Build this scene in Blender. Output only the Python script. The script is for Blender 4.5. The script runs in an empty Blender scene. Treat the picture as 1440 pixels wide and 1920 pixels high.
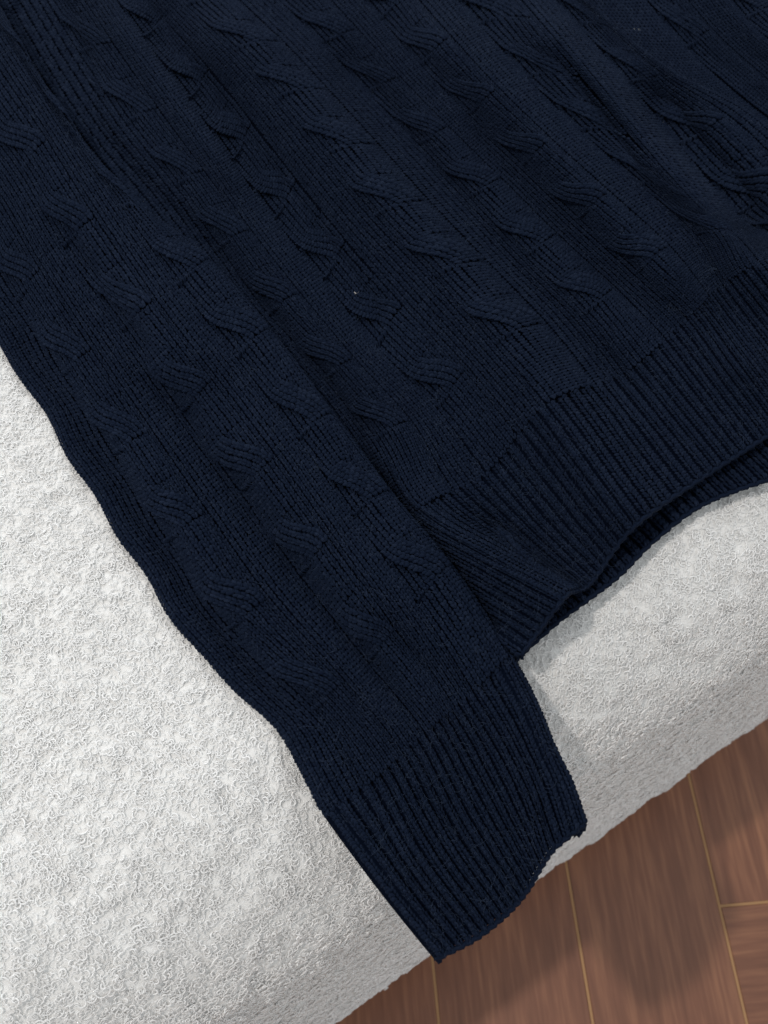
import bpy, math
import numpy as np
rng = np.random.default_rng(7)
sc = bpy.context.scene
COL = sc.collection

# ------------------------------------------------------------------ camera
F = 1950.0; TILT = math.radians(30.3); CZ = 0.454
cam_d = bpy.data.cameras.new('camera'); cam = bpy.data.objects.new('camera', cam_d); COL.objects.link(cam)
cam.location = (0, 0, CZ); cam.rotation_euler = (TILT, 0, 0)
cam_d.sensor_fit = 'HORIZONTAL'; cam_d.sensor_width = 36.0; cam_d.lens = F/1440*36
cam_d.clip_start = 0.01; cam_d.clip_end = 100
cam_d.dof.use_dof = True; cam_d.dof.focus_distance = 0.50; cam_d.dof.aperture_fstop = 19
sc.camera = cam
# ------------------------------------------------------------------ room light
w = bpy.data.worlds.new('World'); sc.world = w; w.use_nodes = True
w.node_tree.nodes['Background'].inputs[0].default_value = (0.93, 0.97, 1.0, 1)
w.node_tree.nodes['Background'].inputs[1].default_value = 0.56
def area(name, loc, target, size, power, col):
    l = bpy.data.lights.new(name, 'AREA'); l.shape = 'DISK'; l.size = size; l.energy = power; l.color = col
    o = bpy.data.objects.new(name, l); COL.objects.link(o); o.location = loc
    from mathutils import Vector
    o.rotation_euler = (Vector(target)-Vector(loc)).to_track_quat('-Z', 'Y').to_euler()
    return o
area('ceiling_lamp', (-0.85, -0.02, 2.0), (0.05, 0.25, 0), 0.08, 18, (1.0, 0.93, 0.87))
area('window_light', (-0.3, 2.2, 1.7), (0, 0.3, 0), 1.4, 14, (0.88, 0.95, 1.0))
sc.view_settings.view_transform = 'Standard'; sc.view_settings.look = 'None'
sc.view_settings.exposure = 0.38; sc.view_settings.gamma = 1.0

# ------------------------------------------------------------------ helpers
ct, st = math.cos(TILT), math.sin(TILT)
def unproj(px, py, z):
    """photo pixel + height (m) -> world point"""
    px = np.asarray(px, float); py = np.asarray(py, float); z = np.asarray(z, float)
    a = (px-720)/F; b = (960-py)/F
    dx = a; dy = st + b*ct; dz = -ct + b*st
    t = (z-CZ)/dz
    return np.stack([t*dx, t*dy, z+0*t], -1)
def proj(P):
    x, y, z = P[..., 0], P[..., 1], P[..., 2]-CZ
    d = y*st - z*ct; up = y*ct + z*st
    return 720+F*x/d, 960-F*up/d, d
def hermite(xs, Y, x):
    """smooth interpolation of rows Y at knots xs"""
    xs = np.asarray(xs, float); Y = np.asarray(Y, float); x = np.clip(np.asarray(x, float), xs[0], xs[-1])
    n = len(xs); m = np.zeros_like(Y); d = (Y[1:]-Y[:-1])/(xs[1:]-xs[:-1]).reshape((-1,)+(1,)*(Y.ndim-1))
    m[1:-1] = (d[1:]+d[:-1])/2; m[0] = d[0]; m[-1] = d[-1]
    i = np.clip(np.searchsorted(xs, x, side='right')-1, 0, n-2); h = xs[i+1]-xs[i]; t = (x-xs[i])/h
    sh = (-1,)+(1,)*(Y.ndim-1); t = t.reshape(sh); h = h.reshape(sh)
    return ((2*t**3-3*t**2+1)*Y[i]+(t**3-2*t**2+t)*h*m[i]+(-2*t**3+3*t**2)*Y[i+1]+(t**3-t**2)*h*m[i+1])
def smooth(t):
    t = np.clip(t, 0, 1); return t*t*(3-2*t)
def vnoise(x, y, seed=0):
    xi = np.floor(x).astype(np.int64); yi = np.floor(y).astype(np.int64); xf = x-xi; yf = y-yi
    def hsh(a, b):
        n = (a*374761393 + b*668265263 + seed*1442695041) & 0xFFFFFFFF
        n = ((n ^ (n >> 13))*1274126177) & 0xFFFFFFFF
        return ((n ^ (n >> 16)) & 0xFFFF)/65535.0
    u = xf*xf*(3-2*xf); v = yf*yf*(3-2*yf)
    return ((hsh(xi, yi)*(1-u)+hsh(xi+1, yi)*u)*(1-v) + (hsh(xi, yi+1)*(1-u)+hsh(xi+1, yi+1)*u)*v)*2-1
def mesh_np(name, V, Q, mat, parent=None, uv=None, rnd=None, smooth_=True, nside=4):
    me = bpy.data.meshes.new(name)
    V = np.ascontiguousarray(V, np.float32).reshape(-1, 3); Q = np.ascontiguousarray(Q, np.int32).reshape(-1, nside)
    me.vertices.add(len(V)); me.vertices.foreach_set('co', V.ravel())
    me.loops.add(Q.size); me.loops.foreach_set('vertex_index', Q.ravel())
    me.polygons.add(len(Q)); me.polygons.foreach_set('loop_start', np.arange(0, Q.size, nside, dtype=np.int32))
    me.polygons.foreach_set('loop_total', np.full(len(Q), nside, np.int32))
    if smooth_: me.polygons.foreach_set('use_smooth', np.ones(len(Q), bool))
    if uv is not None:
        l = me.uv_layers.new(name='UVMap'); l.data.foreach_set('uv', np.ascontiguousarray(uv.reshape(-1, 2)[Q.ravel()], np.float32).ravel())
    if rnd is not None:
        a = me.attributes.new('rnd', 'FLOAT', 'POINT'); a.data.foreach_set('value', np.ascontiguousarray(rnd, np.float32).ravel())
    me.update(calc_edges=True); me.materials.append(mat)
    o = bpy.data.objects.new(name, me); COL.objects.link(o)
    if parent is not None: o.parent = parent
    return o
def polyfold(px, py, pts, amp, wl, wr=None):
    """soft ridge (or valley) along a polyline; widths left/right of it may differ"""
    wr = wr or wl; pts = np.array(pts, float); best = np.full(px.shape, 1e9); sg = np.ones(px.shape); tt = np.zeros(px.shape)
    L = np.r_[0, np.cumsum(np.hypot(*(pts[1:]-pts[:-1]).T))]
    for i in range(len(pts)-1):
        a, b = pts[i], pts[i+1]; d = b-a; l2 = d@d
        t = np.clip(((px-a[0])*d[0]+(py-a[1])*d[1])/l2, 0, 1)
        ex = px-a[0]-t*d[0]; ey = py-a[1]-t*d[1]; r = np.hypot(ex, ey); m = r < best
        best = np.where(m, r, best); sg = np.where(m, np.sign(d[0]*ey-d[1]*ex), sg); tt = np.where(m, L[i]+t*math.sqrt(l2), tt)
    wv = np.where(sg > 0, wl, wr)   # sg>0 = left-below side of a line running to the lower right
    tp = smooth(tt/140+.05)*smooth((L[-1]-tt)/140+.05)
    return amp*np.exp(-(best/wv)**2)*tp
FOLD = 2.8
def inside(px, py, poly):
    c = np.zeros(px.shape, bool); j = len(poly)-1
    for i in range(len(poly)):
        xi, yi = poly[i]; xj, yj = poly[j]
        c ^= ((yi > py) != (yj > py)) & (px < (xj-xi)*(py-yi)/((yj-yi)+1e-9)+xi); j = i
    return c
def folds(px, py, lst):
    z = np.zeros(px.shape)
    for f in lst: z += FOLD*polyfold(px, py, *f)
    return z

# ------------------------------------------------------------------ materials
def mat_base(name):
    m = bpy.data.materials.new(name); m.use_nodes = True; nt = m.node_tree
    return m, nt, nt.nodes['Principled BSDF']
def N(nt, t, **k):
    n = nt.nodes.new(t)
    for a, b in k.items(): setattr(n, a, b)
    return n
def mat_yarn():
    m, nt, b = mat_base('navy_yarn'); L = nt.links.new
    uv = N(nt, 'ShaderNodeUVMap'); at = N(nt, 'ShaderNodeAttribute', attribute_name='rnd'); geo = N(nt, 'ShaderNodeNewGeometry')
    ramp = N(nt, 'ShaderNodeValToRGB'); e = ramp.color_ramp.elements
    e[0].color = (0.0028, 0.0052, 0.0142, 1); e[1].color = (0.0130, 0.0196, 0.0385, 1)
    e.new(.5).color = (0.0055, 0.0098, 0.0222, 1)
    no = N(nt, 'ShaderNodeTexNoise'); no.inputs['Scale'].default_value = 2600; no.inputs['Detail'].default_value = 2
    L(geo.outputs['Position'], no.inputs['Vector'])
    mx = N(nt, 'ShaderNodeMath', operation='MULTIPLY_ADD'); mx.inputs[1].default_value = 1.1; L(no.outputs['Fac'], mx.inputs[0])
    sub = N(nt, 'ShaderNodeMath', operation='MULTIPLY_ADD'); sub.inputs[1].default_value = .55; sub.inputs[2].default_value = -.33
    L(at.outputs['Fac'], sub.inputs[0]); L(sub.outputs[0], mx.inputs[2]); L(mx.outputs[0], ramp.inputs[0])
    L(ramp.outputs[0], b.inputs['Base Color'])
    # twisted plies
    wv = N(nt, 'ShaderNodeTexWave', wave_type='BANDS', bands_direction='DIAGONAL'); wv.inputs['Scale'].default_value = 1.1
    wv.inputs['Distortion'].default_value = 1.2; L(uv.outputs[0], wv.inputs['Vector'])
    bp = N(nt, 'ShaderNodeBump'); bp.inputs['Strength'].default_value = .55; bp.inputs['Distance'].default_value = .0003; L(wv.outputs['Fac'], bp.inputs['Height'])
    bp2 = N(nt, 'ShaderNodeBump'); bp2.inputs['Strength'].default_value = .6; bp2.inputs['Distance'].default_value = .00015
    L(no.outputs['Fac'], bp2.inputs['Height']); L(bp.outputs[0], bp2.inputs['Normal']); L(bp2.outputs[0], b.inputs['Normal'])
    b.inputs['Roughness'].default_value = .85; b.inputs['Specular IOR Level'].default_value = .03
    b.inputs['Sheen Weight'].default_value = .025; b.inputs['Sheen Roughness'].default_value = .5; b.inputs['Sheen Tint'].default_value = (.35, .5, .85, 1)
    return m
def mat_plain(name, col, rough=.9, sheen=0.0, spec=.1):
    m, nt, b = mat_base(name); b.inputs['Base Color'].default_value = (*col, 1); b.inputs['Roughness'].default_value = rough
    b.inputs['Specular IOR Level'].default_value = spec; b.inputs['Sheen Weight'].default_value = sheen
    return m
def mat_boucle(name, lo, hi, scale=260):
    m, nt, b = mat_base(name); L = nt.links.new; geo = N(nt, 'ShaderNodeNewGeometry')
    no = N(nt, 'ShaderNodeTexNoise'); no.inputs['Scale'].default_value = scale; no.inputs['Detail'].default_value = 5; no.inputs['Roughness'].default_value = .65
    L(geo.outputs['Position'], no.inputs['Vector'])
    r = N(nt, 'ShaderNodeValToRGB'); e = r.color_ramp.elements; e[0].position = .3; e[1].position = .68; e[0].color = (*lo, 1); e[1].color = (*hi, 1)
    L(no.outputs['Fac'], r.inputs[0]); L(r.outputs[0], b.inputs['Base Color'])
    n2 = N(nt, 'ShaderNodeTexNoise'); n2.inputs['Scale'].default_value = 1500; n2.inputs['Detail'].default_value = 4; L(geo.outputs['Position'], n2.inputs['Vector'])
    bp = N(nt, 'ShaderNodeBump'); bp.inputs['Strength'].default_value = .7; bp.inputs['Distance'].default_value = .0006; L(n2.outputs['Fac'], bp.inputs['Height']); L(bp.outputs[0], b.inputs['Normal'])
    b.inputs['Roughness'].default_value = .95; b.inputs['Specular IOR Level'].default_value = .1; b.inputs['Sheen Weight'].default_value = .15
    return m
YARN = mat_yarn(); YARN_GAP_SHADE = mat_plain('navy_backing_gap_shade', (.0018, .0035, .009), 1, 0, .02); FUZZ = mat_plain('navy_lint', (.022, .032, .055), .9)  # backing sheet coloured darker than the yarn, painting shade into gaps between stitches
BOUCLE = mat_boucle('white_boucle', (.70, .695, .68), (.80, .80, .79)); CURL = mat_boucle('white_boucle_loops', (.84, .835, .825), (.93, .93, .92), 500)

for m_ in (CURL, BOUCLE):
    b_ = m_.node_tree.nodes['Principled BSDF']; b_.inputs['Subsurface Weight'].default_value = .6; b_.inputs['Subsurface Scale'].default_value = .0015; b_.inputs['Subsurface Radius'].default_value = (1, 1, 1)
# ------------------------------------------------------------------ knitted surfaces
PU, PV = .00275, .0020        # width of a wale, height of a course
STEP = .5
class Surf:
    """a draped sheet: columns of control pixels (photo) + heights in cm; u counts wales, v counts courses"""
    def __init__(s, us, vs, ctrl, zc, fold=(), rl=0, rr=0, rend=0, rl_n=4, rr_n=4, end_n=2.5, extra=None, wob=None, floor_z=True):
        us = np.array(us, float); vs = np.array(vs, float); ctrl = np.array(ctrl, float); zc = np.array(zc, float)  # ctrl[row v][col u]
        U = np.arange(us[0], us[-1]+1e-6, STEP); Vv = np.arange(vs[0], vs[-1]+1e-6, STEP)
        A = np.concatenate([ctrl, zc[..., None]], -1)
        A = hermite(vs, A, Vv); A = hermite(us, A.transpose(1, 0, 2), U)      # [u][v]
        px, py, z = A[..., 0], A[..., 1], A[..., 2]
        z = z + folds(px, py, fold)
        if extra is not None: z = z + extra(px, py, U[:, None]+0*px, Vv[None, :]+0*px)
        z = .62+np.where(z-.62 > 0, z-.62, .2*np.tanh((z-.62)/.2)) if floor_z else z
        z = z + .05*vnoise(px/60, py/60, 3)+.03*vnoise(px/23, py/23, 5)
        if wob is not None: px = px+wob(U[:, None]+0*py, py)
        P = unproj(px, py, z/100)
        def arc(P0, T, r, n, pitch):   # curl an edge down round radius r
            out = []
            for k in np.arange(STEP, n+1e-6, STEP):
                ph = min(k*pitch/r, 2.7); out.append(P0 + T*r*math.sin(ph) + np.array([0, 0, -1.])*r*(1-math.cos(ph)))
            return out
        def tang(a, b):
            d = a-b; d[..., 2] = 0; return d/np.linalg.norm(d, axis=-1, keepdims=True)
        s.u0, s.v0 = us[0], vs[0]
        if rend:
            e = arc(P[:, -1], tang(P[:, -1].copy(), P[:, -5]), rend, end_n, PV); P = np.concatenate([P]+[x[:, None] for x in e], 1)
        if rl:
            e = arc(P[0], tang(P[0].copy(), P[4]), rl, rl_n, PU)[::-1]; P = np.concatenate([x[None] for x in e]+[P], 0); s.u0 -= len(e)*STEP
        if rr:
            e = arc(P[-1], tang(P[-1].copy(), P[-5]), rr, rr_n, PU); P = np.concatenate([P]+[x[None] for x in e], 0)
        s.ua, s.ub = us[0], us[-1]; s.P = P; s.u1 = s.u0+(P.shape[0]-1)*STEP; s.v1 = s.v0+(P.shape[1]-1)*STEP
        du = np.gradient(P, axis=0); dv = np.gradient(P, axis=1); n = np.cross(dv, du)
        n /= np.linalg.norm(n, axis=-1, keepdims=True)+1e-12
        if n[n.shape[0]//2, n.shape[1]//2, 2] < 0: n = -n
        s.Nn = n
    def at(s, u, v, h=0):
        a = np.clip((u-s.u0)/STEP, 0, s.P.shape[0]-1.001); b = np.clip((v-s.v0)/STEP, 0, s.P.shape[1]-1.001)
        i = a.astype(int); j = b.astype(int); a = (a-i)[..., None]; b = (b-j)[..., None]
        def bl(G): return (G[i, j]*(1-a)+G[i+1, j]*a)*(1-b)+(G[i, j+1]*(1-a)+G[i+1, j+1]*a)*b
        n = bl(s.Nn); return bl(s.P)+n*np.asarray(h)[..., None]

PER = 24.0; CW = 8; ZL = 13.0; OVER = 1000   # courses between crossings, wales in a cable, courses a crossing takes
def make_path(cables):
    """every PER courses the left half of a cable (indices + OVER while it travels) crosses over its right half"""
    def path(i, v, vb):
        over = (i >= OVER)+0*v > 0; i = np.where(i >= OVER, i-OVER, i)+0*v; U = i+.5; H = 0*v
        cyc = np.floor(vb/PER+.5); tb = vb-cyc*PER; t = v-cyc*PER; live = (cyc != 0)+0*i > 0
        inz = (tb >= -ZL) & (tb < 0) & live
        T = smooth((t+ZL)/ZL); hump = np.sin(np.pi*np.clip((t+ZL)/ZL, 0, 1)); U = np.where(over & ~inz, -9999., U)
        for c in cables:
            cx = c+CW/2; m = (i >= c) & (i < c+CW); k = i-c; left = k < CW/2
            dome = .0017*np.sqrt(np.clip(1-((np.clip(i+.5, c, c+CW)-cx)/(CW/2+.3))**2, 0, 1))
            gone = m & inz & ~over & ((left & (tb < -.90*ZL)) | (~left & (tb > -.08*ZL)))
            # after the crossing the freshly emerged half lies low, the half that went over lies high
            fade = np.where(live & (t >= 0), np.clip(1-t/13, 0, 1), 0); tn = t+0*U
            nxt = np.clip((((v/PER) % 1)*PER-(PER-ZL-8))/8, 0, 1)*((np.floor(v/PER)+1) != 0)*((v % PER) < PER-ZL+.5)
            xk = (k+.5)/CW; lowf = np.clip(1-xk/.6, 0, 1); hif = np.sin(np.pi*np.clip((xk-.35)/.65, 0, 1))
            Hs = dome-.0028*lowf*fade+.0011*hif*fade+.0003*nxt*(1-2*xk)
            Hs = np.where(inz, dome+np.where(left, -.0028*lowf*np.clip((tb+ZL)/4, .35, 1), -.0007-.0003*hump), Hs)
            Ho = dome+.0002*(1-hump**.5)+.0012*(1-hump**.5)*(t >= -ZL/2)*np.sin(np.pi*np.clip((k+.5+4-2.8)/5.2, 0, 1))+.0017*hump
            Uo = c+CW/4+T*CW/2+(i+.5-(c+CW/4))*(1+.24*hump)
            U = np.where(m & over, np.where(inz, Uo, -9999.), np.where(gone, -9999., U)); H = np.where(m, np.where(over, Ho, Hs), H)
            ad = np.abs(i+.5-cx)-CW/2; nb = (~m) & (ad < 1.8) & ~over
            H = np.where(nb, H-.0010*(1-ad/1.8), H)
        return U, H
    path.cables = cables; return path
def rib_path(i, v, vb):
    """two wales to a rib, sunk gutters between"""
    r = np.floor(i/2); c = r*2+1; side = (i-r*2)-.5
    return c+side*.64+.10*vnoise(r*3.1, v/9, 11), .0006+.0005*vnoise(r*5.3+.5, v/40, 21)+0*v

RINGS, SIDES = 5, 4
def stitches(S, idx, v_from, v_to, path, ribs=False, rad=.00060, margin=110, hidden=None):
    """V-shaped stitches, one pair of yarn legs per wale and course"""
    i, v = np.meshgrid(np.asarray(idx, float), np.arange(v_from, v_to, 1.0), indexing='ij'); i = i.ravel(); v = v.ravel()
    u0, h0 = path(i, v, v); P = S.at(u0, v); x, y, d = proj(P)
    ok = (x > -margin) & (x < 1440+margin) & (y > -margin) & (y < 1920+margin) & (u0 > S.u0) & (u0 < S.u1)
    if hidden is not None: ok &= ~inside(x, y, hidden)
    i, v = i[ok], v[ok]; n = len(i)
    if n == 0: return np.zeros((0, 3)), np.zeros((0, 4), int), np.zeros((0, 2)), np.zeros(0)
    out = []; uvs = []; rn = []
    t = np.linspace(0, 1, RINGS)
    ang = np.linspace(math.radians(-12), math.radians(192), SIDES)
    for sgn in (-1, 1):
        jit = rng.normal(0, 1, (4, n))
        r0 = rad*(1+.10*jit[0])*(1.08 if ribs else 1)
        if hasattr(path, 'cables'):
            ic = np.zeros(n, bool)
            for c in path.cables: ic |= (i >= c) & (i < c+CW)
            r0 = r0*np.where(i >= OVER, 1.18, 1.0)
        vv = v[:, None]+.55-1.26*t[None]+.07*jit[1][:, None]
        lat = sgn*(.045+.305*t[None]**.9)*PU+.035*PU*jit[2][:, None]
        e = .02
        I2 = i[:, None]+0*vv; VB = v[:, None]+0*vv; uc, hc = path(I2, vv, VB); ua, _ = path(I2, vv-.5, VB); ub, _ = path(I2, vv+.5, VB)
        tx = (ub-ua)*PU; ty = PV*np.ones_like(tx); ln = np.hypot(tx, ty); tx /= ln; ty /= ln
        tx = np.clip(tx, -.85, .85); ty = np.sqrt(1-tx*tx)
        cu = uc*PU+lat*ty; cv = vv*PV-lat*tx
        hh = hc+r0[:, None]*(-.45+1.35*np.sin(np.pi*np.clip(.06+.80*t, 0, 1))-.40*t)[None]
        if ribs:  # outer legs of a rib roll down into the gutter
            side = (i-np.floor(i/2)*2)-.5; outer = (np.sign(side) == sgn)
            hh = hh-np.where(outer, .00100, -.00015)[:, None]
        rr = r0[:, None]*(np.sin(np.pi*(.10+.80*t))**.6)[None]
        # lateral direction of the leg itself
        dcu = np.gradient(cu, axis=1); dcv = np.gradient(cv, axis=1); l2 = np.hypot(dcu, dcv); nx = -dcv/l2; ny = dcu/l2
        ca = np.cos(ang)[None, None]; sa = np.sin(ang)[None, None]
        gu = cu[..., None]+nx[..., None]*rr[..., None]*ca; gv = cv[..., None]+ny[..., None]*rr[..., None]*ca
        gh = hh[..., None]+rr[..., None]*sa*1.05
        Pp = S.at(gu/PU, gv/PV, gh)
        out.append(Pp.reshape(n, RINGS*SIDES, 3))
        a_ = np.broadcast_to((ang/math.pi)[None, None, :], gh.shape); b_ = np.broadcast_to(t[None, :, None]*2.2*sgn, gh.shape)
        uvs.append(np.stack([a_+jit[3][:, None, None], b_], -1).reshape(n, RINGS*SIDES, 2))
        rn.append(np.repeat(np.clip(.5+.22*jit[3], 0, 1)[:, None], RINGS*SIDES, 1))
    V = np.concatenate(out, 0); UV = np.concatenate(uvs, 0); R = np.concatenate(rn, 0)
    q = []
    for a in range(RINGS-1):
        for b in range(SIDES-1):
            k = a*SIDES+b; q.append((k, k+1, k+SIDES+1, k+SIDES))
    Q = (np.array(q)[None]+(np.arange(2*n)*RINGS*SIDES)[:, None, None]).reshape(-1, 4)
    return V.reshape(-1, 3), Q, UV.reshape(-1, 2), R.ravel()
def sheet(S, h=-.0003, step=2, hfun=None, vmax=None, vmin=None):
    j0 = 0 if vmin is None else max(0, int((vmin-S.v0)/STEP)); j1 = S.P.shape[1] if vmax is None else int((vmax-S.v0)/STEP)+1
    P = S.P[::step, j0:j1:step]; Nn = S.Nn[::step, j0:j1:step]
    U = S.u0+np.arange(P.shape[0])*STEP*step; Vv = S.v0+(j0+np.arange(P.shape[1])*step)*STEP
    hh = h+0*P[..., 0]
    if hfun is not None: hh = hh+hfun(U[:, None], Vv[None, :])
    G = P+Nn*hh[..., None]; a, b = G.shape[:2]; I = np.arange(a*b).reshape(a, b)
    Q = np.stack([I[:-1, :-1], I[1:, :-1], I[1:, 1:], I[:-1, 1:]], -1).reshape(-1, 4)
    return G.reshape(-1, 3), Q
def join(parts):
    V, Q, UV, R = [], [], [], []; o = 0
    for (v, q, uv, r) in parts:
        V.append(v); Q.append(q+o); UV.append(uv); R.append(r); o += len(v)
    return np.concatenate(V), np.concatenate(Q), np.concatenate(UV), np.concatenate(R)
def as_part(vq): v, q = vq; return v, q, np.zeros((len(v), 2)), np.full(len(v), .1)

def empty(name, loc, label, cat, group=None):
    o = bpy.data.objects.new(name, None); COL.objects.link(o); o.location = loc; o['label'] = label; o['category'] = cat
    if group: o['group'] = group
    return o
sweater = empty('sweater', (0, 0, 0), 'navy blue cable knit sweater with ribbed cuff and hem lying on the white boucle bench', 'sweater')
tris = 0
def knit_panel(name, S, idx_all, v0, v1, cables, label=None, hidden=None):
    global tris
    path = make_path(cables); cab = set()
    for c in cables: cab |= set(range(c, c+CW))
    plain = [i for i in idx_all if i not in cab]
    bv, bq = sheet(S, -.0030, 1, lambda u, v: .0027*(1-np.clip((u-S.ua)/3, 0, 1)*np.clip((S.ub-u)/3, 0, 1))+0*v, v1+1); hp = empty_join(bv, bq)
    o = mesh_np(name, *hp, YARN_GAP_SHADE, sweater); tris += len(hp[1])*2
    V, Q, UV, R = stitches(S, plain, v0, v1, path, hidden=hidden); mesh_np('plain_knit', V, Q, YARN, o, UV, R); tris += len(Q)*2
    if label: o['label'] = label
    for c in cables:
        V, Q, UV, R = stitches(S, list(range(c, c+CW))+list(range(OVER+c, OVER+c+CW//2)), v0, v1, path, hidden=hidden)
        if len(V): mesh_np('cable', V, Q, YARN, o, UV, R); tris += len(Q)*2
    return o
def empty_join(v, q): return v, q
def rib_panel(name, S, i0, i1, v0, v1, label=None):
    global tris
    V, Q = sheet(S, -.0015, 1, lambda u, v: .0012*np.cos(np.pi*(u-1))*np.clip((S.v1-v)/4, .2, 1)*np.clip((u-S.ua+1)/3, .1, 1)*np.clip((S.ub+1-u)/3, .1, 1)+.0013*(u < S.ua+1)+.0013*(u > S.ub-1)+.0007*(u < S.ua-2.5), None, v0-1)
    # knitted cord along the cast-on edge
    uu = np.arange(S.u0+.3, S.u1-.3, .5); ring = []
    r_ = .00135*(1+.10*np.sin(uu*np.pi*2))
    for a_ in np.linspace(0, 2*np.pi, 7)[:-1]:
        ring.append(S.at(uu, np.full(len(uu), v1-.9)+r_*math.cos(a_)/PV, -.0002+r_*math.sin(a_)+.0003*np.cos(np.pi*(uu-1))))
    ring = np.stack(ring, 1); n = len(uu); q = np.array([[(a*6+b), a*6+(b+1) % 6, (a+1)*6+(b+1) % 6, (a+1)*6+b] for a in range(n-1) for b in range(6)])
    o = mesh_np(name, V, Q, YARN_GAP_SHADE, sweater); tris += len(Q)*2; mesh_np('cast_on_edge', ring, q, YARN, o, np.zeros((ring.shape[0]*6, 2)), np.full(ring.shape[0]*6, .4))
    if label: o['label'] = label
    for r in range(i0, i1, 2):
        V, Q, UV, R = stitches(S, [r, r+1], v0, v1-1.6, rib_path, True)
        if len(V): mesh_np('rib', V, Q, YARN, o, UV, R); tris += len(Q)*2
    return o

# ---- front of the body.  columns: side, A..G, right edge;  rows k8 (top) .. k0 (where the hem ribbing starts)
u_body = [-15, 0, 15, 30, 45, 60, 75, 90, 101]
body = {  # row: pixels
 8: [(-200, 60), (70, -30), (190, -40), (265, -75), (440, -85), (560, -140), (640, -240), (860, -240), (960, -190)],
 7: [(-110, 230), (150, 100), (270, 70), (350, 10), (520, -5), (640, -50), (730, -145), (930, -140), (1010, -100)],
 6: [(0, 370), (237, 233), (355, 185), (440, 95), (605, 80), (715, 35), (815, -50), (1000, -50), (1080, -20)],
 5: [(110, 480), (330, 350), (435, 300), (522, 185), (690, 172), (790, 122), (900, 45), (1085, 45), (1165, 62)],
 4: [(230, 590), (412, 465), (515, 410), (610, 292), (785, 270), (880, 215), (990, 145), (1180, 155), (1262, 138)],
 3: [(350, 700), (505, 590), (607, 524), (704, 405), (880, 370), (980, 310), (1090, 245), (1275, 270), (1390, 205)],
 2: [(520, 770), (615, 708), (707, 649), (815, 520), (985, 480), (1085, 410), (1200, 345), (1385, 400), (1500, 300)],
 1: [(615, 890), (705, 825), (820, 765), (927, 645), (1095, 588), (1195, 510), (1305, 440), (1440, 440), (1590, 400)],
 0: [(700, 1010), (789, 958), (915, 890), (1027, 762), (1182, 698), (1290, 600), (1364, 533), (1490, 480), (1660, 480)],
 -1: [(985, 1205), (1060, 1108), (1104, 1086), (1186, 980), (1328, 880), (1442, 806), (1520, 740), (1640, 660), (1780, 600)]}
z_body = {8: [.9, 1.4, 1.5, 1.6, 1.5, 1.5, 1.6, 1.7, 2.0], 1: [.9, 1.4, 1.4, 1.6, 1.5, 1.5, 1.7, 1.5, 2.0],
          0: [1.0, 2.0, 1.3, 1.7, 1.6, 1.5, 1.8, 1.6, 2.0], -1: [1.7, 2.2, 1.1, 1.6, 1.5, 1.6, 1.7, 1.8, 2.0]}
body_folds = [
 ([(40, -60), (90, 40), (112, 130), (160, 240)], -.8, 60),
 ([(330, 0), (480, 110), (640, 290), (790, 450), (920, 600), (1020, 740), (1130, 890), (1250, 1040)], .6, 62),
 ([(600, 60), (700, 200), (830, 370), (970, 540), (1110, 680), (1220, 790)], -.5, 38, 50),
 ([(760, 0), (960, 190), (1130, 370), (1260, 520), (1330, 600)], .55, 45, 55),
 ([(840, 190), (960, 350), (1090, 490), (1210, 610)], -.35, 40),
 ([(960, -20), (1080, 110), (1180, 220), (1300, 345), (1420, 490), (1500, 600)], .8, 60, 32),
 ([(1010, 70), (1120, 200), (1220, 335)], -.35, 18),
 ([(1180, 130), (1270, 250), (1370, 370), (1460, 480)], -.75, 40, 45),
 ([(240, -30), (330, 90), (440, 240), (560, 400), (650, 520), (760, 670)], -.5, 42),
 ([(180, -30), (290, 130), (400, 280), (470, 390)], .4, 32),
 ([(30, 0), (90, 120), (160, 250), (230, 345), (330, 440), (440, 550), (530, 660), (640, 800), (700, 875)], -.6, 62, 42),
 ([(555, 690), (634, 803), (726, 930), (834, 1068), (930, 1210), (980, 1290)], -.75, 22),
 ([(745, 905), (900, 1020), (1060, 1118), (1200, 1200)], .28, 36),
]
rows = [8, 7, 6, 5, 4, 3, 2, 1, 0]
vs_b = [-PER*k for k in rows]
def zrow(k):
    if k in z_body: return z_body[k]
    a = np.array(z_body[8]); b = np.array(z_body[1]); return list(b+(a-b)*(k-1)/7)
HEM = 38
mid = [list(np.array(body[0][j], float)*.5+np.array(body[-1][j], float)*.5) for j in range(len(u_body))]
mid[0] = [838, 1108]; mid[1] = [925, 1037]; mid[2] = [1008, 994]
zmid = [1.5, 2.3, 1.1, 1.7, 1.5, 1.6, 1.8, 1.7, 2.0]
hem_folds = [
 ([(860, 940), (960, 1020), (1080, 1120)], -.4, 26),
 ([(1330, 600), (1400, 690), (1440, 760)], .4, 45)]
def with_flap(row, zr, pt=None, zf=None):
    """extra column 4 wales in from the side seam: the foot of the step where the side flap of the hem stands up"""
    a = np.array(row[1], float)*(11/15)+np.array(row[2], float)*(4/15)
    return [row[0], row[1], pt if pt else tuple(a)]+list(row[2:]), [zr[0], zr[1], zf if zf else zr[1]*(11/15)+zr[2]*(4/15)]+list(zr[2:])
fl = [with_flap(body[k], zrow(k)) for k in rows[:-1]]+[with_flap(body[0], zrow(0), (812, 945), 1.45), with_flap(mid, zmid, (946, 1029), 1.05), with_flap(body[-1], z_body[-1], (1071, 1104), 1.0)]
u_front = [-15, 0, 4]+u_body[2:]
S_body = Surf(u_front, vs_b+[HEM/2, HEM], [f[0] for f in fl], [f[1] for f in fl], body_folds+hem_folds,
              rl=.0045, rl_n=4, rr=.006, rr_n=5, rend=.0018, end_n=2)
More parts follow.
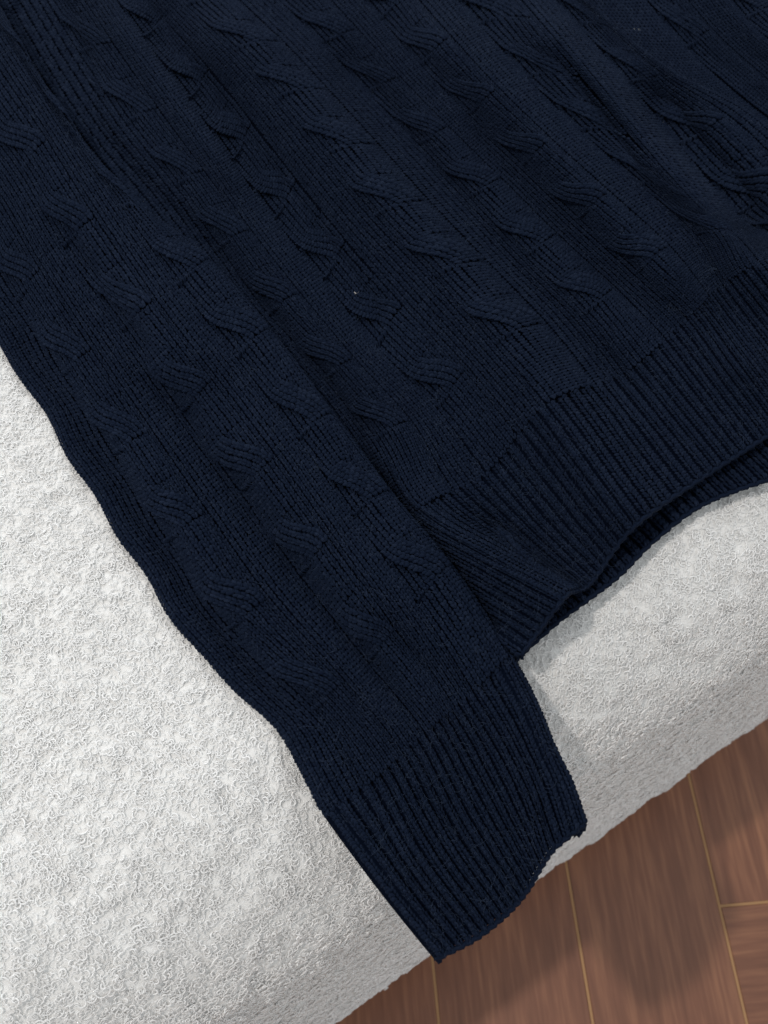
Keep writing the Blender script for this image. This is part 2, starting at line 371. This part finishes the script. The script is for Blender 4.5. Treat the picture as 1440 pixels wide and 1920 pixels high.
UNDER = np.array([(-60, 40), (20, 165), (105, 292), (210, 402), (320, 500), (430, 632), (545, 790), (650, 935), (770, 1078), (880, 1250), (700, 1400), (300, 1100), (-200, 500)], float)
knit_panel('front_panel', S_body, range(-15, 104), -PER*8, 0, [0, 15, 30, 45, 60, 75, 90], hidden=UNDER)
rib_panel('front_hem', S_body, -18, 100, 0, HEM+2)
# ---- ribbed hem of the back, seen below the front hem
bb = np.array([(975, 1226), (1050, 1160), (1105, 1120), (1162, 1076), (1222, 1016), (1300, 955), (1370, 922), (1445, 896), (1560, 850)], float)
ub = [0, 8, 14, 22, 30, 38, 46, 54, 66]
bt = bb+np.array([-150, -150.])
S_back = Surf(ub, [0, 20], [bt, bb+np.array([-4, -5])], [[.35]*9, [.35, .4, .45, .5, .5, .5, .5, .5, .5]], [([(1250, 800), (1340, 940)], .3, 30)], rl=.003, rl_n=3, rend=.002, end_n=2)
rib_panel('back_hem', S_back, -2, 66, 1, 22)
# ---- left sleeve
u_sl = [10, 15, 30, 45, 50]
slv = {
 11: [(-330, 20), (-300, 0), (-230, -90), (-130, -190), (-95, -110)],
 10: [(-280, 130), (-240, 90), (-160, -10), (-70, -90), (-25, -20)],
 9: [(-230, 235), (-190, 200), (-110, 95), (-20, 0), (25, 62)],
 8: [(-180, 345), (-140, 310), (-50, 205), (50, 110), (82, 165)],
 7: [(-110, 460), (-55, 435), (38, 325), (140, 250), (172, 292)],
 6: [(-30, 590), (25, 565), (120, 465), (240, 388), (280, 402)],
 5: [(62, 722), (110, 705), (230, 620), (345, 530), (390, 500)],
 4: [(150, 868), (205, 855), (340, 775), (455, 665), (500, 632)],
 3: [(253, 1028), (305, 1015), (450, 925), (570, 817), (615, 790)],
 2: [(368, 1196), (420, 1180), (563, 1080), (672, 962), (720, 935)],
 1: [(520, 1352), (580, 1330), (691, 1242), (790, 1120), (838, 1078)],
 0: [(634, 1520), (688, 1478), (800, 1378), (900, 1295), (948, 1250)]}
z_sl = lambda k: [1.1, 1.7, 2.3, 2.9+.04*k, 2.5+.04*k] if k > 0 else [1.0, 1.5, 1.9, 2.0, 1.5]
sl_folds = [
 ([(-20, 560), (90, 730), (190, 880), (300, 1045), (420, 1215), (560, 1370)], -.28, 26, 32),
 ([(230, 660), (350, 800), (460, 950), (570, 1090), (700, 1250), (800, 1380)], -.30, 26, 34),
 ([(90, 380), (200, 540), (310, 690)], -.22, 30),
 ([(400, 740), (500, 860), (640, 1030), (780, 1200)], .28, 60),
 ([(200, 480), (330, 640), (420, 750)], .3, 50),
 ([(180, 760), (300, 920), (420, 1080), (520, 1200)], .18, 40),
 ([(690, 1130), (790, 1240), (900, 1330)], -.2, 30),
]
rows_s = [11, 10, 9, 8, 7, 6, 5, 4, 3, 2, 1, 0]
u_cf = [10, 16, 22, 28, 34, 40, 46, 50]; CF = 40
ev = lambda row: hermite(u_sl, np.array(row, float), u_cf)
c1 = [(735, 1655), (783, 1618), (825, 1577), (866, 1540), (905, 1503), (943, 1465), (985, 1425), (1016, 1392)]
c2 = [(835, 1780), (885, 1754), (928, 1722), (962, 1690), (990, 1655), (1012, 1618), (1040, 1580), (1070, 1556)]
sl_folds += [([(700, 1500), (780, 1600), (870, 1720)], .15, 20), ([(1000, 1480), (1020, 1560), (1030, 1600)], -.4, 14), ([(770, 1450), (850, 1560), (930, 1660)], -.15, 22)]
S_sl = Surf(u_cf, [-PER*k for k in rows_s]+[CF*.52, CF], [ev(slv[k]) for k in rows_s]+[c1, c2],
            [ev(z_sl(k)) for k in rows_s]+[[.9, 1.2, 1.45, 1.6, 1.6, 1.5, 1.4, 1.2], [.1, .45, .7, .9, 1.0, .9, .9, .7]],
            sl_folds, floor_z=False, wob=lambda U, py: smooth((24-U)/14)*(12+4*np.sin(py/150*2*math.pi+1))*smooth((1500-py)/80)-smooth((U-42)/8)*9*smooth((1500-py)/100), rl=.0050, rl_n=5, rr=.0095, rr_n=9, rend=.0018, end_n=2)
knit_panel('sleeve', S_sl, range(7, 59), -PER*11, 0, [15, 30, 44])
rib_panel('cuff', S_sl, 8, 58, 0, CF+2)
# ---- right sleeve, top right corner
ur = [0, 15, 26, 34, 42, 56, 72]
rs = [[(960, -150), (1060, -160), (1140, -180), (1200, -190), (1260, -200), (1330, -260), (1400, -360)],
      [(1060, -40), (1170, -50), (1250, -70), (1310, -75), (1370, -80), (1440, -130), (1520, -200)],
      [(1180, 90), (1290, 90), (1350, 50), (1400, 35), (1450, 15), (1520, -30), (1600, -80)],
      [(1310, 210), (1400, 190), (1450, 140), (1495, 115), (1540, 90), (1620, 40), (1700, 0)],
      [(1450, 300), (1520, 280), (1560, 230), (1600, 200), (1650, 170), (1720, 120), (1800, 80)]]
S_rs = Surf(ur, [-PER*3, -PER*2, -PER, 0, PER], rs, [[.3, .3, 1.3, 1.9, 1.4, .2, .2]]*5, [])
knit_panel('sleeve', S_rs, range(0, 72), -PER*3, PER, [15, 34])

# ---- loose fibres standing off the wool
def fibres(S, n, seed, vmin=None, vmax=None):
    r = np.random.default_rng(seed); u = r.uniform(S.u0, S.u1, n); v = r.uniform(S.v0, S.v1, n)
    P0 = S.at(u, v, np.full(n, .001)); x, y, d = proj(P0); ok = (x > -60) & (x < 1500) & (y > -60) & (y < 1980); P0 = P0[ok]; n = len(P0)
    Nn = S.at(u[ok], v[ok], np.full(n, .002))-P0; Nn /= np.linalg.norm(Nn, axis=1, keepdims=True)
    th = r.uniform(0, 2*np.pi, n); T = np.stack([np.cos(th), np.sin(th), 0*th], 1); B = np.cross(Nn, T)
    L = r.gamma(2.2, .0011, n); L[r.random(n) < .01] *= 3; cv = r.normal(0, 1.2, n); k = 5; pts = []
    for t in np.linspace(0, 1, k):
        pts.append(P0+T*(L*t)[:, None]*np.cos(cv*t)[:, None]+B*(L*t)[:, None]*np.sin(cv*t)[:, None]+Nn*(.0012*np.sin(np.pi*t*.8)*r.uniform(.3, 1, n))[:, None])
    pts = np.stack(pts, 1); wd = .00004
    side = np.cross(np.gradient(pts, axis=1), Nn[:, None]); side /= np.linalg.norm(side, axis=-1, keepdims=True)+1e-12
    V = np.stack([pts-side*wd, pts+side*wd], 2)      # n,k,2,3
    q = np.array([(2*a, 2*a+1, 2*a+3, 2*a+2) for a in range(k-1)]); Q = (q[None]+(np.arange(n)*2*k)[:, None, None]).reshape(-1, 4)
    return V.reshape(-1, 3), Q
fz = []
for S, n, sd in ((S_body, 13000, 1), (S_sl, 8000, 3), (S_rs, 700, 5)):
    v, q = fibres(S, n, sd); fz.append((v, q, np.zeros((len(v), 2)), np.zeros(len(v))))
V, Q, UV, R = join(fz); fo = mesh_np('fuzz', V, Q, FUZZ, sweater); fo['kind'] = 'stuff'; tris += len(Q)*2

# ------------------------------------------------------------------ bench
FLOOR = -.40
e1 = unproj(600, 1934, -.375); e2 = unproj(1440, 1340, -.375)
ed = (e2-e1); ed[2] = 0; ed /= np.linalg.norm(ed); en = np.array([ed[1], -ed[0], 0.])   # outward
if en@np.array([0, -1, 0]) < 0: en = -en
RB = .095
def bench_pt(a, b):
    """a along the edge, b across: 0 at the start of the round, negative inwards over the top, positive over the edge and down"""
    arc = RB*math.pi/2
    ph = np.clip(b, 0, arc)/RB
    out = np.where(b < 0, b, RB*np.sin(ph)); z = np.where(b < 0, 0, -RB*(1-np.cos(ph))-np.maximum(b-arc, 0))
    bulge = .006*np.sin(np.clip((b-arc)/.30, 0, 1)*math.pi); out = out+bulge
    base = e1+(-en)*RB
    P = base[None]+np.asarray(a)[..., None].reshape(-1, 1)*ed[None]+np.asarray(out).reshape(-1, 1)*en[None]
    P[:, 2] = np.asarray(z).ravel()
    n = np.stack([np.sin(ph)*en[0], np.sin(ph)*en[1], np.cos(ph)], -1).reshape(-1, 3)
    return P, n
def lump(a, b):
    return (.0009*vnoise(a/.0040, b/.0040, 1)+.0012*vnoise(a/.0085, b/.0085, 2)+.0008*vnoise(a/.022, b/.022, 6)).ravel()
bench = empty('bench', tuple(e1+np.array([0, 0, FLOOR-(-.375)])), 'white boucle upholstered bench with rounded edge under the navy sweater', 'bench')
BO = np.array(bench.location)
def bench_grid(a0, a1, b0, b1, st_):
    A, B = np.meshgrid(np.arange(a0, a1, st_), np.arange(b0, b1, st_), indexing='ij'); P, n = bench_pt(A, B); h = lump(A, B)
    I = np.arange(A.size).reshape(A.shape); Q = np.stack([I[:-1, :-1], I[1:, :-1], I[1:, 1:], I[:-1, 1:]], -1).reshape(-1, 4)
    return P+n*(h[:, None]-.0005)-BO, Q, A, B
V, Q, A, B = bench_grid(-.50, .62, -.62, .40, .0030)
P = V+BO; x, y, d = proj(P[Q[:, 0]])
V2, Q2 = V, Q
cushion = mesh_np('upholstery', V2, Q2, BOUCLE, bench); tris += len(Q)*2
# the dark sweater covers much of the bench: loops are only needed where it does not
cover = [np.array([(-60, 600), (40, 690), (190, 930), (330, 1140), (540, 1390), (700, 1590), (840, 1750), (1010, 1590), (1040, 1540), (940, 1250), (980, 1190), (1200, 990), (1500, 840), (1500, -200), (-200, -200)], float)]
nl = 560000
a = rng.uniform(-.45, .6, nl); b = rng.uniform(-.6, .395, nl); P, n = bench_pt(a, b); x, y, d = proj(P)
ok = (x > -60) & (x < 1500) & (y > 300) & (y < 1980)
cx = x.copy(); cy = y.copy()
ok &= ~inside(x, y, cover[0]); a, b, P, n, d = a[ok], b[ok], P[ok], n[ok], d[ok]
P = P+n*(lump(a, b)[:, None]+.0002); nl = len(P); print('loops', nl)
from mathutils import Matrix
tmpl = bpy.data.collections.new('loop_shapes')
def loop_shape(k):
    r = np.random.default_rng(50+k); K = 11; NS = 5; t = np.linspace(0, 1, K)
    R0 = r.uniform(.0008, .0018); sw = r.uniform(1.6, 4.4)*(1 if k % 2 else -1); ph = sw*(t-.5); rr_ = R0*(1-r.uniform(0, .5)*t); tilt = r.uniform(-.5, .5)
    X = rr_*np.cos(ph); Y = rr_*np.sin(ph)+R0*r.uniform(-.8, .8)*(t-.5); Z = .0001+.4*Y*math.sin(tilt)+r.uniform(.0001, .0004)*np.sin(np.pi*t)
    if k % 4 == 0: X = X*.4+.0011*(t-.5)*2; Y = .0003*np.sin(5*t+k)
    C = np.stack([X, Y, Z], 1); T = np.gradient(C, axis=0); T /= np.linalg.norm(T, axis=1, keepdims=True)
    A = np.cross(T, [0, 0, 1.]); A /= np.linalg.norm(A, axis=1, keepdims=True)+1e-9; B = np.cross(T, A); rad = r.uniform(.00015, .00032)*(.3+.7*np.sin(np.pi*(.06+.88*t))**.7)
    an = np.arange(NS)*2*np.pi/NS; V = C[:, None]+(A[:, None]*np.cos(an)[None, :, None]+B[:, None]*np.sin(an)[None, :, None])*rad[:, None, None]
    Q = [(a*NS+b, (a+1)*NS+b, (a+1)*NS+(b+1) % NS, a*NS+(b+1) % NS) for a in range(K-1) for b in range(NS)]
    me = bpy.data.meshes.new('loop_shape'); me.from_pydata(V.reshape(-1, 3).tolist(), [], Q); me.update(); me.polygons.foreach_set('use_smooth', np.ones(len(Q), bool)); me.materials.append(CURL)
    o = bpy.data.objects.new('loop_shape', me); tmpl.objects.link(o)
for k in range(16): loop_shape(k)
th = rng.uniform(0, 2*np.pi, nl); rot = np.zeros((nl, 3))
T = np.tile(ed, (nl, 1)); Bv = np.cross(n, T); X = T*np.cos(th)[:, None]+Bv*np.sin(th)[:, None]; Y = np.cross(n, X)
# euler XYZ of the matrix with columns X, Y, n
rot[:, 1] = np.arcsin(np.clip(-X[:, 2], -1, 1)); rot[:, 0] = np.arctan2(Y[:, 2], n[:, 2]); rot[:, 2] = np.arctan2(X[:, 1], X[:, 0])
me = bpy.data.meshes.new('boucle_loops'); me.vertices.add(nl); me.vertices.foreach_set('co', (P-BO).astype(np.float32).ravel())
at_ = me.attributes.new('rot', 'FLOAT_VECTOR', 'POINT'); at_.data.foreach_set('vector', rot.astype(np.float32).ravel())
at_ = me.attributes.new('size', 'FLOAT', 'POINT'); at_.data.foreach_set('value', rng.uniform(.5, 1.3, nl).astype(np.float32))
at_ = me.attributes.new('pick', 'INT', 'POINT'); at_.data.foreach_set('value', rng.integers(0, 16, nl).astype(np.int32))
lo = bpy.data.objects.new('boucle_loops', me); COL.objects.link(lo); lo.parent = bench; lo['kind'] = 'stuff'; me.materials.append(CURL)
gn = bpy.data.node_groups.new('scatter_loops', 'GeometryNodeTree')
gn.interface.new_socket('Geometry', in_out='INPUT', socket_type='NodeSocketGeometry'); gn.interface.new_socket('Geometry', in_out='OUTPUT', socket_type='NodeSocketGeometry')
gi = gn.nodes.new('NodeGroupInput'); go = gn.nodes.new('NodeGroupOutput'); ip = gn.nodes.new('GeometryNodeInstanceOnPoints'); ci = gn.nodes.new('GeometryNodeCollectionInfo')
ci.inputs['Collection'].default_value = tmpl; ci.inputs['Separate Children'].default_value = True; ci.inputs['Reset Children'].default_value = True
ip.inputs['Pick Instance'].default_value = True
def na(nm, ty):
    x_ = gn.nodes.new('GeometryNodeInputNamedAttribute'); x_.data_type = ty; x_.inputs['Name'].default_value = nm; return x_.outputs['Attribute']
e2r = gn.nodes.new('FunctionNodeEulerToRotation'); gl = gn.links.new
gl(gi.outputs[0], ip.inputs['Points']); gl(ci.outputs[0], ip.inputs['Instance']); gl(na('pick', 'INT'), ip.inputs['Instance Index'])
gl(na('rot', 'FLOAT_VECTOR'), e2r.inputs[0]); gl(e2r.outputs[0], ip.inputs['Rotation']); gl(na('size', 'FLOAT'), ip.inputs['Scale']); gl(ip.outputs[0], go.inputs[0])
lo.modifiers.new('scatter', 'NODES').node_group = gn

# ------------------------------------------------------------------ floor
def mat_wood():
    m, nt, b = mat_base('walnut_plank'); L = nt.links.new
    tc = N(nt, 'ShaderNodeTexCoord'); oi = N(nt, 'ShaderNodeObjectInfo'); mp = N(nt, 'ShaderNodeMapping'); mp.inputs['Scale'].default_value = (1, .07, 1)
    off = N(nt, 'ShaderNodeVectorMath', operation='ADD'); cmb = N(nt, 'ShaderNodeCombineXYZ'); sc_ = N(nt, 'ShaderNodeMath', operation='MULTIPLY'); sc_.inputs[1].default_value = 11.3
    L(oi.outputs['Random'], sc_.inputs[0]); L(sc_.outputs[0], cmb.inputs[0]); L(sc_.outputs[0], cmb.inputs[1])
    L(tc.outputs['Object'], mp.inputs[0]); L(mp.outputs[0], off.inputs[0]); L(cmb.outputs[0], off.inputs[1])
    n1 = N(nt, 'ShaderNodeTexNoise'); n1.inputs['Scale'].default_value = 55; n1.inputs['Detail'].default_value = 8; n1.inputs['Distortion'].default_value = .5; L(off.outputs[0], n1.inputs['Vector'])
    n2 = N(nt, 'ShaderNodeTexNoise'); n2.inputs['Scale'].default_value = 260; n2.inputs['Detail'].default_value = 3; L(off.outputs[0], n2.inputs['Vector'])
    r = N(nt, 'ShaderNodeValToRGB'); e = r.color_ramp.elements; e[0].position = .28; e[0].color = (.120, .047, .026, 1); e[1].position = .75; e[1].color = (.29, .132, .070, 1); e.new(.5).color = (.180, .074, .041, 1)
    mx = N(nt, 'ShaderNodeMath', operation='MULTIPLY_ADD'); mx.inputs[1].default_value = .6; L(n2.outputs['Fac'], mx.inputs[0]); 
    s3 = N(nt, 'ShaderNodeMath', operation='MULTIPLY_ADD'); s3.inputs[1].default_value = .60; s3.inputs[2].default_value = -.09; L(n1.outputs['Fac'], s3.inputs[0]); L(s3.outputs[0], mx.inputs[2])
    L(mx.outputs[0], r.inputs[0]); L(r.outputs[0], b.inputs['Base Color'])
    b.inputs['Roughness'].default_value = .38; b.inputs['Specular IOR Level'].default_value = .5
    return m
WOOD = mat_wood(); SEAM = mat_plain('tan_seam', (.38, .225, .115), .6); LEG = mat_plain('dark_wood_leg', (.03, .018, .012), .5)
s1a = unproj(1058, 1600, FLOOR); s1b = unproj(1113, 1920, FLOOR); s2a = unproj(1290, 1440, FLOOR); s2b = unproj(1400, 1920, FLOOR)
gd = (s1a-s1b)/np.linalg.norm(s1a-s1b)+(s2a-s2b)/np.linalg.norm(s2a-s2b); gd /= np.linalg.norm(gd); gx = np.array([gd[1], -gd[0], 0])
PW = float((((s2a+s2b)-(s1a+s1b))/2)@gx); print('plank width', PW)
FO = (s1a+s1b)/2
floor = mesh_np('floor', np.array([(-4, -4, -.0009), (4, -4, -.0009), (4, 4, -.0009), (-4, 4, -.0009)])+np.array([0, 0, FLOOR]), np.array([(0, 1, 2, 3)]), SEAM)
floor['kind'] = 'structure'
def plank_mesh(wd, ln):
    g = .0011; bv = .0006; w2 = wd/2-g; l2 = ln/2-g; V = []; 
    for (x_, y_, z_) in ((w2, l2, -.005), (w2, l2, -bv), (w2-bv, l2-bv, 0)):
        V += [(-x_, -y_, z_), (x_, -y_, z_), (x_, y_, z_), (-x_, y_, z_)]
    Q = [(8, 9, 10, 11)]
    for k in (0, 4):
        for c in range(4): Q.append((k+c, k+(c+1) % 4, k+4+(c+1) % 4, k+4+c))
    me = bpy.data.meshes.new('plank'); me.from_pydata(V, [], Q); me.update(); me.materials.append(WOOD); return me
PL = PW*5
pm = plank_mesh(PW, PL)
ang = math.atan2(-gd[0], gd[1])
def plank(cx_, cy_, rot):
    c = FO+gx*cx_+gd*cy_; o = bpy.data.objects.new('plank', pm); COL.objects.link(o); o.parent = floor
    o.location = (c[0], c[1], FLOOR); o.rotation_euler = (0, 0, ang+(math.pi/2 if rot else 0))
xs = unproj(1370, 1697, FLOOR)-FO; sx = float(xs@gx); sy = float(xs@gd)
for k in range(-5, 0):
    for j in (-1, 0, 1): plank((k+.5)*PW+PW*0, sy-.15+j*PL+(k*.37 % 1)*0+(.5 if k % 2 else 0)*0.0+[.31, .12, .44, .05, .27, .18][k+5]-.18, False)
plank(.5*PW, sy-.05, False)
plank(.5*PW, sy-.05-PL, False); plank(.5*PW, sy-.05+PL, False)
for k in (1, 2):
    plank((k+.5)*PW, sy+PL/2+(k-1)*PW*0, False)
for j in range(5): plank(PW+PL/2, sy-(j+.5)*PW, True)
# bench feet
def foot(a_, out):
    c = e1+ed*a_+en*out; r = .02; V = []; 
    for zz, rr_ in ((FLOOR, r*.8), (-.36, r)):
        for q_ in range(12): V.append((c[0]+rr_*math.cos(q_*math.pi/6)-BO[0], c[1]+rr_*math.sin(q_*math.pi/6)-BO[1], zz-BO[2]))
    Q = [(k, (k+1) % 12, 12+(k+1) % 12, 12+k) for k in range(12)]; mesh_np('foot', np.array(V), np.array(Q), LEG, bench)
for a_ in (-.4, .52): foot(a_, -.06)
print('TRIS', tris)
